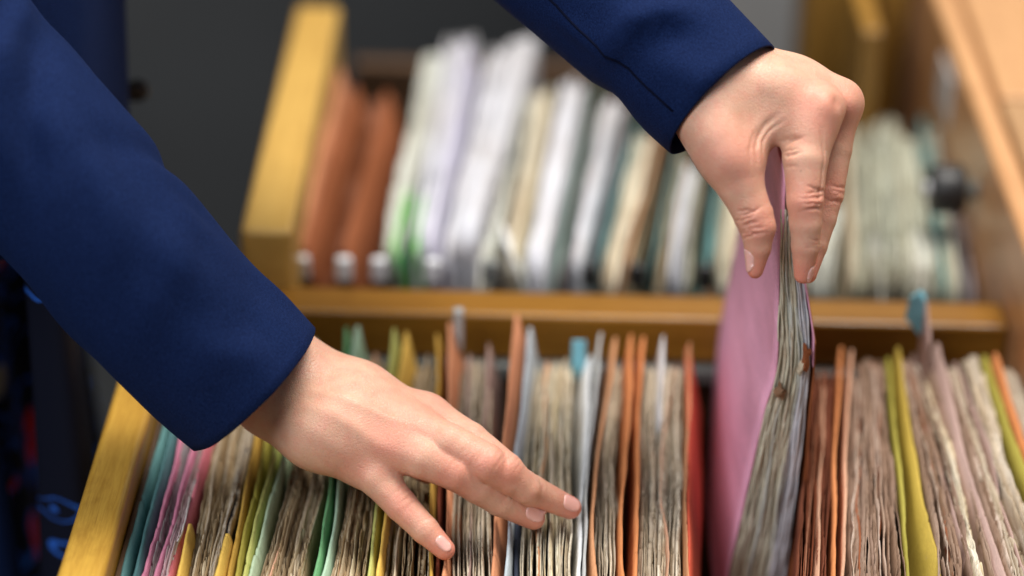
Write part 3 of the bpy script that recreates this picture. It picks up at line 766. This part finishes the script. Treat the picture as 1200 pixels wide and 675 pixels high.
def hitpoint(V, px, py):
    """the point of the surface nearest the lens at a picture place"""
    d = ray(px, py); d = d/np.linalg.norm(d); q = V-CAM; t = q@d; off = np.linalg.norm(q-t[:, None]*d, axis=1)
    m = off < max(.0022, off.min()*1.5+.0015); i = np.flatnonzero(m)[np.argmin(t[m])]; return V[i]
V1 = dent(V1, Q1, hitpoint(V1, 884, 138), .014, .0050)
V1 = dent(V1, Q1, hitpoint(V1, 925, 122), .011, .0018)
V1 = dent(V1, Q1, hitpoint(V1, 972, 118), .008, -.0026)
V1 = dent(V1, Q1, hitpoint(V1, 1000, 122), .007, -.0012)
V1 = dent(V1, Q1, hitpoint(V1, 986, 118), .004, .0014)
V1 = dent(V1, Q1, hitpoint(V1, 850, 195), .011, -.0016)
def fold(V, Q, path, w, amp):
    """a skin fold that runs along a line seen on the surface"""
    N = vnormals(V, Q); P = np.array([hitpoint(V, *p) for p in path]); best = np.full(len(V), 1.0); tt = np.zeros(len(V)); n = len(P)-1
    for k in range(n):
        a, b = P[k], P[k+1]; u = np.clip(((V-a)@(b-a))/max((b-a).dot(b-a), 1e-9), 0, 1)
        dd = np.linalg.norm(V-a-u[:, None]*(b-a), axis=1); m = dd < best; best[m] = dd[m]; tt[m] = (k+u[m])/n
    e = np.exp(-(best/w)**2)*np.sin(np.clip(tt, .02, .98)*math.pi)**.5
    return V-N*(e*amp)[:, None]
for path, w, amp in (([(893, 190), (891, 174), (895, 159), (903, 147), (914, 139)], .0018, .0012), ([(886, 195), (884, 176), (887, 160), (894, 148)], .0015, .0006),
                     ([(899, 180), (899, 166), (907, 153), (918, 146)], .0011, .0009), ([(916, 172), (926, 164), (936, 160)], .0010, .0008),
                     ([(917, 186), (928, 178), (938, 174)], .0009, .0006), ([(968, 150), (971, 185), (968, 215), (964, 240)], .0011, .0007)):
    V1 = fold(V1, Q1, path, w, amp)
V1, Q1, C1 = finish(V1, Q1, pinch_f, jn, 0)
V2, Q2 = make_hand(flat_palm, list(flat_f.values()), flat_web)
dors = np.array([.15, -.35, .92])
jn = []
for nm, i in (('ring', 2), ('middle', 2), ('index', 2), ('little', 2)):
    ch = flat_f[nm]; jn.append((ch[i][0]*.8+ch[i-1][0]*.2, ch[i][0]*.8+ch[i+1][0]*.2, dors, .00035, 5, .0055))
    k = len(ch)-2; jn.append((ch[k][0]*.85+ch[k-1][0]*.15, ch[k][0]*.85+ch[k+1][0]*.15, dors, .00025, 3, .003))
V2, Q2, C2 = finish(V2, Q2, flat_f, jn, 0)
# tendons on the back of the flat hand
N2 = vnormals(V2, Q2)
for a, b in (((345, 442), (492, 484)), ((345, 452), (474, 502)), ((340, 462), (452, 518))):
    A = at_z(*a, .085); B = at_z(*b, .075); ax = (B-A)/np.linalg.norm(B-A); t = (V2-A)@ax
    sd = np.cross(ax, dors/np.linalg.norm(dors)); s = (V2-A)@sd
    w = np.exp(-(s/.0032)**2)*np.clip(t/.03, 0, 1)*np.clip((np.linalg.norm(B-A)+.006-t)/.02, 0, 1)*np.clip(N2@dors, 0, 1)
    V2 = V2+N2*(w*.0011)[:, None]

# coarse covered body: arms and trunk
E1 = at_c(-85, 48, 1.22); SH1 = np.array([-.47, 1.12, .52]); E2 = at_c(330, -330, 1.36); SH2 = np.array([-.42, 1.52, .58])
w1 = flat_palm[0][0][0]; w2 = pinch_palm[0][0][0]
fb = Field((-.80, .85, -.90), (.25, 1.90, .80), .014); fb.far = .2; Db = fb.new()
def ba(a, b, ra, rb, k=.06): fb.add(Db, np.array(a, float), np.array(b, float), ra, rb, k)
ba(w1, E1, .024, .032, .02); ba(E1, SH1, .036, .046); ba(w2, E2, .024, .032, .02); ba(E2, SH2, .036, .046)
PEL = np.array([-.53, 1.36, -.05]); CH = np.array([-.50, 1.33, .42])
ba(SH1, SH2, .05, .05); ba(PEL, CH, .13, .12); ba(CH, (-.42, 1.30, .66), .06, .052)
for dy in (-.08, .08): ba(PEL+[0, dy, 0], (-.55, 1.36+dy*1.1, -.50), .10, .06); ba((-.55, 1.36+dy*1.1, -.50), (-.55, 1.36+dy*1.1, -.84), .055, .04)
V3, Q3 = fb.mesh(Db); V3 = relax(V3, Q3, 2)

skin = NT('skin')
vc = skin.n('Attribute', attribute_name='flush')
n1 = skin.noise(60, skin.coords(), 4, .6); n2 = skin.noise(900, skin.coords(), 2, .6)
base = skin.ramp([(.3, (.57, .32, .215)), (.7, (.69, .41, .29))], n1.outputs[0])
c = skin.mix(skin.math('MULTIPLY', vc.outputs['Fac'], .90, True), base.outputs[0], (.69, .235, .165))
mot = skin.noise(150, skin.coords(), 4, .65); mr = skin.ramp([(.44, (0, 0, 0)), (.66, (1, 1, 1))], mot.outputs[0])
c = skin.mix(skin.math('MULTIPLY', mr.outputs[0], .38), c, (.66, .25, .18))
fre = skin.n('TexVoronoi'); fre.inputs['Scale'].default_value = 75; skin.l(skin.coords(), fre.inputs['Vector'])
dot = skin.ramp([(.0, (1, 1, 1)), (.035, (1, 1, 1)), (.06, (0, 0, 0))], fre.outputs['Distance'])
sel = skin.n('SeparateColor'); skin.l(fre.outputs['Color'], sel.inputs[0])
pick = skin.math('GREATER_THAN', sel.outputs[0], .80)
c = skin.mix(skin.math('MULTIPLY', skin.math('MULTIPLY', dot.outputs[0], pick), .35), c, (.22, .09, .05))
pv = skin.n('TexVoronoi', feature='DISTANCE_TO_EDGE'); pv.inputs['Scale'].default_value = 620; skin.l(skin.coords(), pv.inputs['Vector'])
pr = skin.ramp([(0, (0, 0, 0)), (.10, (1, 1, 1))], pv.outputs['Distance'])
skin.bump(skin.math('ADD', skin.math('MULTIPLY', pr.outputs[0], .5), n2.outputs[0]), .40, .0006)
skin.b.inputs['Subsurface Weight'].default_value = .35
skin.b.inputs['Subsurface Radius'].default_value = (1.0, .35, .18); skin.b.inputs['Subsurface Scale'].default_value = .004
SKIN = skin.out(c, .46, .42)
NAIL = NT('nail'); NAIL.b.inputs['Subsurface Weight'].default_value = .2; NAIL.b.inputs['Subsurface Scale'].default_value = .002
NAIL.b.inputs['Coat Weight'].default_value = .25
NAIL = NAIL.out((.78, .43, .37), .28, .45)

person = empty('person', 'person in navy blazer and floral dress searching the drawer with both hands', 'person')
Vb = np.concatenate([V1, V2, V3]); Qb = np.concatenate([Q1, Q2+len(V1), Q3+len(V1)+len(V2)])
body = link('body', Vb, Qb, SKIN, person, True)
at = body.data.attributes.new('flush', 'FLOAT', 'POINT')
if len(body.data.vertices) == len(Vb): at.data.foreach_set('value', np.concatenate([C1, C2, np.zeros(len(V3))]).astype(np.float32))

bvh = BVHTree.FromPolygons([tuple(v) for v in np.concatenate([V1, V2])], [tuple(q) for q in np.concatenate([Q1, Q2+len(V1)]).tolist()])
def nail(centre, direction, normal, L, Wd):
    d = Vector(direction).normalized(); n = Vector(normal); n = (n-d*n.dot(d)).normalized(); s = d.cross(n)
    c = Vector(centre); top = []; m, k = 10, 8
    for i in range(m+1):
        for j in range(k+1):
            v = i/m; u = -1+2*j/k
            wv = Wd*(1-.45*(1-min(1, v*3.2))**2)*(1-.45*max(0, (v-.72)/.28)**2)
            q = c+d*((v-.5)*L+(-.08*L*u*u if v > .6 else .05*L*u*u))+s*(u*wv*.5)
            hit = bvh.find_nearest(q+n*.002)
            p = hit[0]
            e = min(1, min(v*5, (1-v)*4+.5, (1-abs(u))*4+.15))
            top.append(p+hit[1]*(.00005+.00035*e)+n*(.0003*(v**2)))
    V = [p[:] for p in top]+[(p-n*.0012)[:] for p in top]; N = len(top)
    Fc = [(i*(k+1)+j, i*(k+1)+j+1, (i+1)*(k+1)+j+1, (i+1)*(k+1)+j) for i in range(m) for j in range(k)]
    rim = [j for j in range(k+1)]+[i*(k+1)+k for i in range(1, m+1)]+[m*(k+1)+j for j in range(k-1, -1, -1)]+[i*(k+1) for i in range(m-1, 0, -1)]
    Fc += [(a, a+N, b+N, b) for a, b in zip(rim, rim[1:]+rim[:1])]
    return link('fingernail', V, Fc, NAIL, body, True)
def tipdir(ch): return ch[-1][0]-ch[-2][0]
nail(pp_(879, 305, -3), tipdir(pinch_f['thumb']), CAMDIR*.75-right_v*.75, .0125, .0085)
nail(pp_(946, 322, 4), tipdir(pinch_f['index']), CAMDIR*.35+right_v*.9, .011, .0085)
for nm, (px, py) in (('little', (514, 641)), ('ring', (622, 608)), ('middle', (664, 593))):
    ch = flat_f[nm]; dd = tipdir(ch); nrm = np.array([.20, -.62, .78])
    nail(ch[-1][0]-dd/np.linalg.norm(dd)*.0012+nrm*.006, dd, nrm, .0128 if nm != 'little' else .0105, .0108 if nm != 'little' else .0092)

# ------------------------------------------------------------------ clothing
def fabric(name, c, c2):
    t = NT(name); n = t.noise(1300, t.coords(), 2, .75); b = t.noise(22, t.coords(), 3)
    r = t.ramp([(.3, c), (.7, c2)], n.outputs[0])
    t.b.inputs['Sheen Weight'].default_value = .03; t.b.inputs['Sheen Roughness'].default_value = .45
    t.b.inputs['Sheen Tint'].default_value = (.12, .25, .8, 1)
    t.bump(t.math('ADD', n.outputs[0], t.math('MULTIPLY', b.outputs[0], .8)), .35, .0006)
    return t.out(r.outputs[0], .85, .08)
NAVY = fabric('navy_wool', (.0016, .0054, .028), (.0080, .0205, .080))
NAVYIN = fabric('navy_lining', (.012, .05, .20), (.02, .08, .30))
STITCH = fabric('dark_stitching', (.001, .002, .010), (.002, .004, .016))
jacket = empty('jacket', parent=person)

def tube(name, path, radii, mat, parent, folds, nseg=120, nring=96, seed=1, upref=(0, 0, 1), thick=.0016, flat=.85, lines=()):
    P = np.array(path); d = np.r_[0, np.cumsum(np.linalg.norm(np.diff(P, axis=0), axis=1))]; s = np.linspace(0, d[-1], nseg)
    def sm(y):
        k = 15; w = np.ones(k)/k
        for _ in range(2): y = np.convolve(np.pad(y, k//2, mode='reflect', reflect_type='odd'), w, 'valid')
        return y
    C = np.stack([sm(np.interp(s, d, P[:, k])) for k in range(3)], -1); R = sm(np.interp(s, d, radii))
    T = np.gradient(C, axis=0); T /= np.linalg.norm(T, axis=1, keepdims=True)
    up = np.array(upref, float); A = up-T*(T@up)[:, None]; A /= np.linalg.norm(A, axis=1, keepdims=True); B = np.cross(T, A)
    th = np.linspace(0, 2*math.pi, nring, endpoint=False)
    ss, tt = np.meshgrid(s, th, indexing='ij')
    disp = np.zeros_like(ss)
    for (s0, t0, ws, wt, amp, tw) in folds:
        q = ss-s0-tw*np.sin(tt-t0); a = np.angle(np.exp(1j*(tt-t0)))
        disp += amp*np.exp(-(q/ws)**2)*np.exp(-(a/wt)**2)
    disp += (fbm1(ss*3+np.cos(tt)*.2, seed, 3, 2)*fbm1(np.sin(tt)*.4+ss, seed+4, 2.2, 2))*.0028
    rad = R[:, None]+disp
    # cuff end is the last station
    V = C[:, None]+rad[..., None]*(np.cos(tt)[..., None]*A[:, None]+flat*np.sin(tt)[..., None]*B[:, None])
    inner = []
    m = 10
    for k in range(m):
        f_ = k/(m-1); i = nseg-1-int(f_*nseg*.18)
        off = thick*(1.0 if k else .5)
        rr = rad[i]-off*(1.6 if k > 1 else 1.0)
        inner.append(C[i]+rr[:, None]*(np.cos(th)[:, None]*A[i]+flat*np.sin(th)[:, None]*B[i])+(T[i]*.0006 if k == 0 else 0))
    ring = np.concatenate([V, np.array(inner)], 0); n = ring.shape[0]
    i = np.arange(n-1)[:, None]; j = np.arange(nring)[None]; j2 = (j+1) % nring
    F_ = np.stack([(i*nring+j), (i*nring+j2), ((i+1)*nring+j2), ((i+1)*nring+j)], -1).reshape(-1, 4)
    Vr = ring.reshape(-1, 3); Fr = F_[:, ::-1].copy()
    for pth, w_, am in lines: Vr = fold(Vr, Fr, pth, w_, am)
    o = link(name, Vr, Fr, mat, parent, True)
    o.data.materials.append(NAVYIN); mi = np.zeros(len(Fr), np.int32); mi[(nseg+1)*nring:] = 1; o.data.polygons.foreach_set('material_index', mi)
    return o, C, A, B, rad, s

def rp(px, zc): return px*zc/FPX
ZC1 = float((at_z(297, 440, .074)-CAM).dot(_F))-.006
path1 = [SH1, (SH1+E1)/2+np.array([0, -.02, 0]), E1, at_c(80, 214, ZC1-.035), at_c(164, 326, ZC1-.022), at_c(235, 396, ZC1-.008), at_c(297, 455, ZC1)]
rad1 = [.078, .068, .052, rp(108, 1.23), rp(106, 1.25), rp(102, 1.275), rp(98, 1.29)]
L1 = np.r_[0, np.cumsum([np.linalg.norm(np.array(path1[i+1])-np.array(path1[i])) for i in range(len(path1)-1)])]
e1 = L1[-1]
fol1 = [(e1-.21, 0.2, .012, 1.0, .006, .03), (e1-.17, .6, .010, .9, -.005, .04), (e1-.12, -.6, .010, 1.1, -.004, -.03), (e1-.08, .9, .012, .8, .003, .02),
        (e1-.15, -2.0, .015, 1.0, .005, .02), (e1-.25, -1.0, .014, 1.2, -.006, .03), (e1-.04, .2, .02, .7, -.002, .02)]
tube('sleeve', path1, rad1, NAVY, jacket, fol1, seed=3, flat=.98, lines=(
    ([(120, 215), (170, 262), (215, 300), (262, 345)], .013, .0035), ([(70, 100), (110, 190), (132, 262), (140, 320)], .010, .005),
    ([(20, 60), (60, 170), (72, 260)], .010, .004), ([(240, 400), (275, 415), (318, 410)], .008, .002),
    ([(178, 330), (215, 372), (235, 420), (232, 470)], .014, .003)))
path2 = [SH2, (SH2+E2)/2, E2, at_c(560, -150, 1.285), at_c(728, 2, 1.258), at_c(790, 62, 1.245), at_c(846, 117, 1.238)]
rad2 = [.085, .075, .062, rp(103, 1.285), rp(95, 1.258), rp(90, 1.245), rp(87, 1.238)]
L2 = np.r_[0, np.cumsum([np.linalg.norm(np.array(path2[i+1])-np.array(path2[i])) for i in range(len(path2)-1)])]
e2 = L2[-1]
fol2 = [(e2-.085, -1.1, .008, .7, -.006, .03), (e2-.068, -1.0, .009, .6, .004, .03), (e2-.12, -.6, .012, .9, .005, -.03), (e2-.04, 2.6, .012, .5, -.004, 0)]
sl2, C_, A_, B_, R_, s_ = tube('sleeve', path2, rad2, NAVY, jacket, fol2, seed=8, flat=.98, lines=(
    ([(702, 76), (716, 50), (734, 26), (770, 14), (822, 10)], .0075, .0085), ([(722, 88), (742, 58), (775, 38), (812, 40)], .009, -.0045),
    ([(640, 20), (672, 40), (700, 60)], .006, .003), ([(775, 80), (812, 92), (850, 76)], .008, .002)))
# seam along the far sleeve: a fine ridge following the cloth
def seam(C, A, B, rad, ang, i0, i1, parent, r=.0007, flat=.98, name='seam'):
    nr = rad.shape[1]; j = int(ang/(2*math.pi)*nr) % nr; a = 2*math.pi*j/nr
    vs = parent.data.vertices
    pts = [np.array(vs[i*nr+j].co)+.0001*(math.cos(a)*A[i]+flat*math.sin(a)*B[i]) for i in range(i0, i1)]
    return sweep(name, pts, [r]*len(pts), STITCH, parent, 6)
def ang_for(C, A, B, rad, target, flat=.98):
    best = None
    for i in range(60, 120):
        for j in range(rad.shape[1]):
            a = 2*math.pi*j/rad.shape[1]; p = C[i]+rad[i, j]*(math.cos(a)*A[i]+flat*math.sin(a)*B[i]); q = p-CAM
            z = q.dot(_F); px = 600+FPX*q.dot(_R)/z; py = 337.5-FPX*q.dot(_U)/z
            n = math.cos(a)*A[i]+math.sin(a)*B[i]
            if n.dot(q) > 0: continue
            e = (px-target[0])**2+(py-target[1])**2
            if best is None or e < best[0]: best = (e, a)
    return best[1]
seam(C_, A_, B_, R_, ang_for(C_, A_, B_, R_, (742, 88)), 40, 119, sl2)

# dress: a column of cloth with hanging folds
def flower_print(name, dens, thr1, off2, thr2):
    t = NT(name)
    uv = t.coords((1, 1, 1), 'Object')
    def layer(scale, petals, rmax, seedoff, thr):
        mp = t.n('Mapping'); mp.inputs['Location'].default_value = seedoff; t.l(uv, mp.inputs['Vector'])
        wob = t.noise(25, mp.outputs[0], 2); 
        add = t.n('VectorMath', operation='MULTIPLY_ADD'); add.inputs[1].default_value = (.02, .02, .02); t.l(wob.outputs['Color'], add.inputs[0]); t.l(mp.outputs[0], add.inputs[2])
        vo = t.n('TexVoronoi'); vo.inputs['Scale'].default_value = scale; vo.inputs['Randomness'].default_value = .8; t.l(add.outputs[0], vo.inputs['Vector'])
        sub = t.n('VectorMath', operation='SUBTRACT'); t.l(add.outputs[0], sub.inputs[0]); t.l(vo.outputs['Position'], sub.inputs[1])
        sp = t.n('SeparateXYZ'); t.l(sub.outputs[0], sp.inputs[0])
        hx = t.math('ADD', sp.outputs[0], sp.outputs[1])
        an = t.math('ARCTAN2', sp.outputs[2], hx)
        pet = t.math('ADD', t.math('MULTIPLY', t.math('COSINE', t.math('MULTIPLY', an, petals)), .28), .72)
        rr = t.math('DIVIDE', t.math('DIVIDE', vo.outputs['Distance'], pet), rmax)
        sc = t.n('SeparateColor'); t.l(vo.outputs['Color'], sc.inputs[0])
        on = t.math('GREATER_THAN', sc.outputs[0], thr)
        return rr, sc.outputs[1], on
    dark = (.003, .004, .012)
    rr, pick, on = layer(dens, 3.0, .70, (0.3, .1, .2), thr1)
    tone = t.ramp([(0, (.40, .01, .01)), (.26, (.42, .12, .02)), (.46, (.34, .28, .20)), (.56, dark), (1, dark)], pick, 'CONSTANT')
    rings = t.ramp([(0, (1, 1, 1)), (.86, (1, 1, 1)), (.87, (0, 0, 0))], rr, 'CONSTANT')
    outl = t.ramp([(0, (0, 0, 0)), (.87, (1, 1, 1)), (1.0, (0, 0, 0))], rr, 'CONSTANT')
    col = t.mix(t.math('MULTIPLY', rings.outputs[0], on), dark, tone.outputs[0])
    col = t.mix(t.math('MULTIPLY', outl.outputs[0], on), col, (.015, .07, .36))
    rr2, pick2, on2 = layer(24, 4.0, .5, off2, thr2)
    o2 = t.ramp([(0, (.0, .0, .0)), (.25, (1, 1, 1)), (.42, (0, 0, 0)), (.85, (1, 1, 1)), (1.0, (0, 0, 0))], rr2, 'CONSTANT')
    col = t.mix(t.math('MULTIPLY', o2.outputs[0], on2), col, (.02, .10, .45))
    w = t.noise(900, uv, 2); t.bump(w.outputs[0], .2, .0004)
    return t.out(col, .65, .2)
DRESSM = flower_print('floral_print', 24, .05, (1.3, .7, .9), .45)
DRESSB = flower_print('sparse_floral_print', 17, .97, (1.32, .71, .93), .35)
def column(name, mat, parent, centre, rx, ry, z0, z1, folds, amp, seed, n=160, m=60, a0=0, a1=2*math.pi, flare=0.0, lean=(0, 0)):
    th = np.linspace(a0, a1, n); zs = np.linspace(z0, z1, m); tt, zz = np.meshgrid(th, zs)
    k = (zz-z0)/(z1-z0)
    w = amp*(np.sin(tt*folds+np.sin(zz*5)*.4+seed)+.5*np.sin(tt*folds*1.9+2*seed+zz*3))*(1.15-k*.7)
    rx_ = rx*(1+flare*(1-k))+w; ry_ = ry*(1+flare*(1-k))+w
    X = centre[0]+lean[0]*k+rx_*np.cos(tt); Y = centre[1]+lean[1]*k+ry_*np.sin(tt)
    V = np.stack([X, Y, zz], -1).reshape(-1, 3); i = np.arange(m-1)[:, None]; j = np.arange(n-1)[None]
    F_ = np.stack([i*n+j, i*n+j+1, (i+1)*n+j+1, (i+1)*n+j], -1).reshape(-1, 4)
    o = link(name, V, F_, mat, parent, True); md = o.modifiers.new('cloth', 'SOLIDIFY'); md.thickness = .0012; md.offset = 0
    return o
dress = column('dress', DRESSM, person, (-.445, 1.37), .165, .20, -.72, .50, 9, .012, 1.7, flare=.10, lean=(-.05, -.02))
def dress_fold(name, pa, pb, mat, z0, z1, seed, m=60, n=24):
    V = []
    for i in range(m):
        u = i/(m-1); z = z0+(z1-z0)*u
        for j in range(n):
            q = j/(n-1); x = np.array(pa)*(1-q)+np.array(pb)*q
            b = math.sin(q*math.pi)
            V.append((x[0]+.014*b+.003*math.sin(z*11+q*3+seed)-(1-u)*.008*(1-q), x[1]-.030*b+.004*math.sin(z*8+seed), z))
    i = np.arange(m-1)[:, None]; j = np.arange(n-1)[None]
    o = link(name, V, np.stack([i*n+j, i*n+j+1, (i+1)*n+j+1, (i+1)*n+j], -1).reshape(-1, 4), mat, dress, True)
    md = o.modifiers.new('cloth', 'SOLIDIFY'); md.thickness = .0012; md.offset = 0
    return o
q0 = at_c(36, 480, 1.36); q1 = at_c(106, 480, 1.42)
dress_fold('skirt_fold', q0[:2], q1[:2], DRESSB, -.60, .12, 1.0)
# open blazer fronts
def panel(name, edge, back, mat, z0, z1, seed, m=50, n=26):
    zs = np.linspace(z0, z1, m); V = []
    for z in zs:
        u = (z-z0)/(z1-z0)
        for j in range(n):
            q = j/(n-1)
            a = np.array(edge[0])*(1-u)+np.array(edge[1])*u; b = np.array(back[0])*(1-u)+np.array(back[1])*u
            x = a*(1-q)+b*q
            bend = math.sin(q*math.pi)
            V.append((x[0]+bend*.025+.004*math.sin(q*7+z*9+seed), x[1]-bend*.02+.005*math.sin(q*9+z*6+seed), z))
    i = np.arange(m-1)[:, None]; j = np.arange(n-1)[None]
    F_ = np.stack([i*n+j, i*n+j+1, (i+1)*n+j+1, (i+1)*n+j], -1).reshape(-1, 4)
    o = link(name, V, F_, mat, jacket, True); md = o.modifiers.new('cloth', 'SOLIDIFY'); md.thickness = .003; md.offset = 0
    return o
ea = at_c(136, 470, 1.50); eb = at_c(156, -60, 1.56)
ea = at_c(150, 330, 1.44); eb = at_c(172, -60, 1.47); e0 = at_c(-60, 330, 1.30); e9 = at_c(-60, -60, 1.34)
fp = panel('front_panel', [ea[:2], eb[:2]], [e0[:2], e9[:2]], NAVY, .10, .50, 1)
eb2 = at_c(2, 400, 1.33)
panel('front_panel', [(eb2[0]-.004, eb2[1]), (eb2[0]-.02, eb2[1]+.01)], [(-.58, 1.10), (-.52, 1.06)], NAVY, -.30, .50, 3)
bp = at_c(160, 103, 1.45)
sweep('button', [bp+np.array([0, -.002, 0]), bp+np.array([.001, -.004, 0]), bp+np.array([.0012, -.0055, 0])], [.006, .0075, .006], BLACK, jacket, 18)
column('jacket_back', NAVY, jacket, (-.50, 1.36), .19, .235, -.16, .56, 5, .006, 4.0, a0=math.radians(70), a1=math.radians(290), lean=(.03, 0))
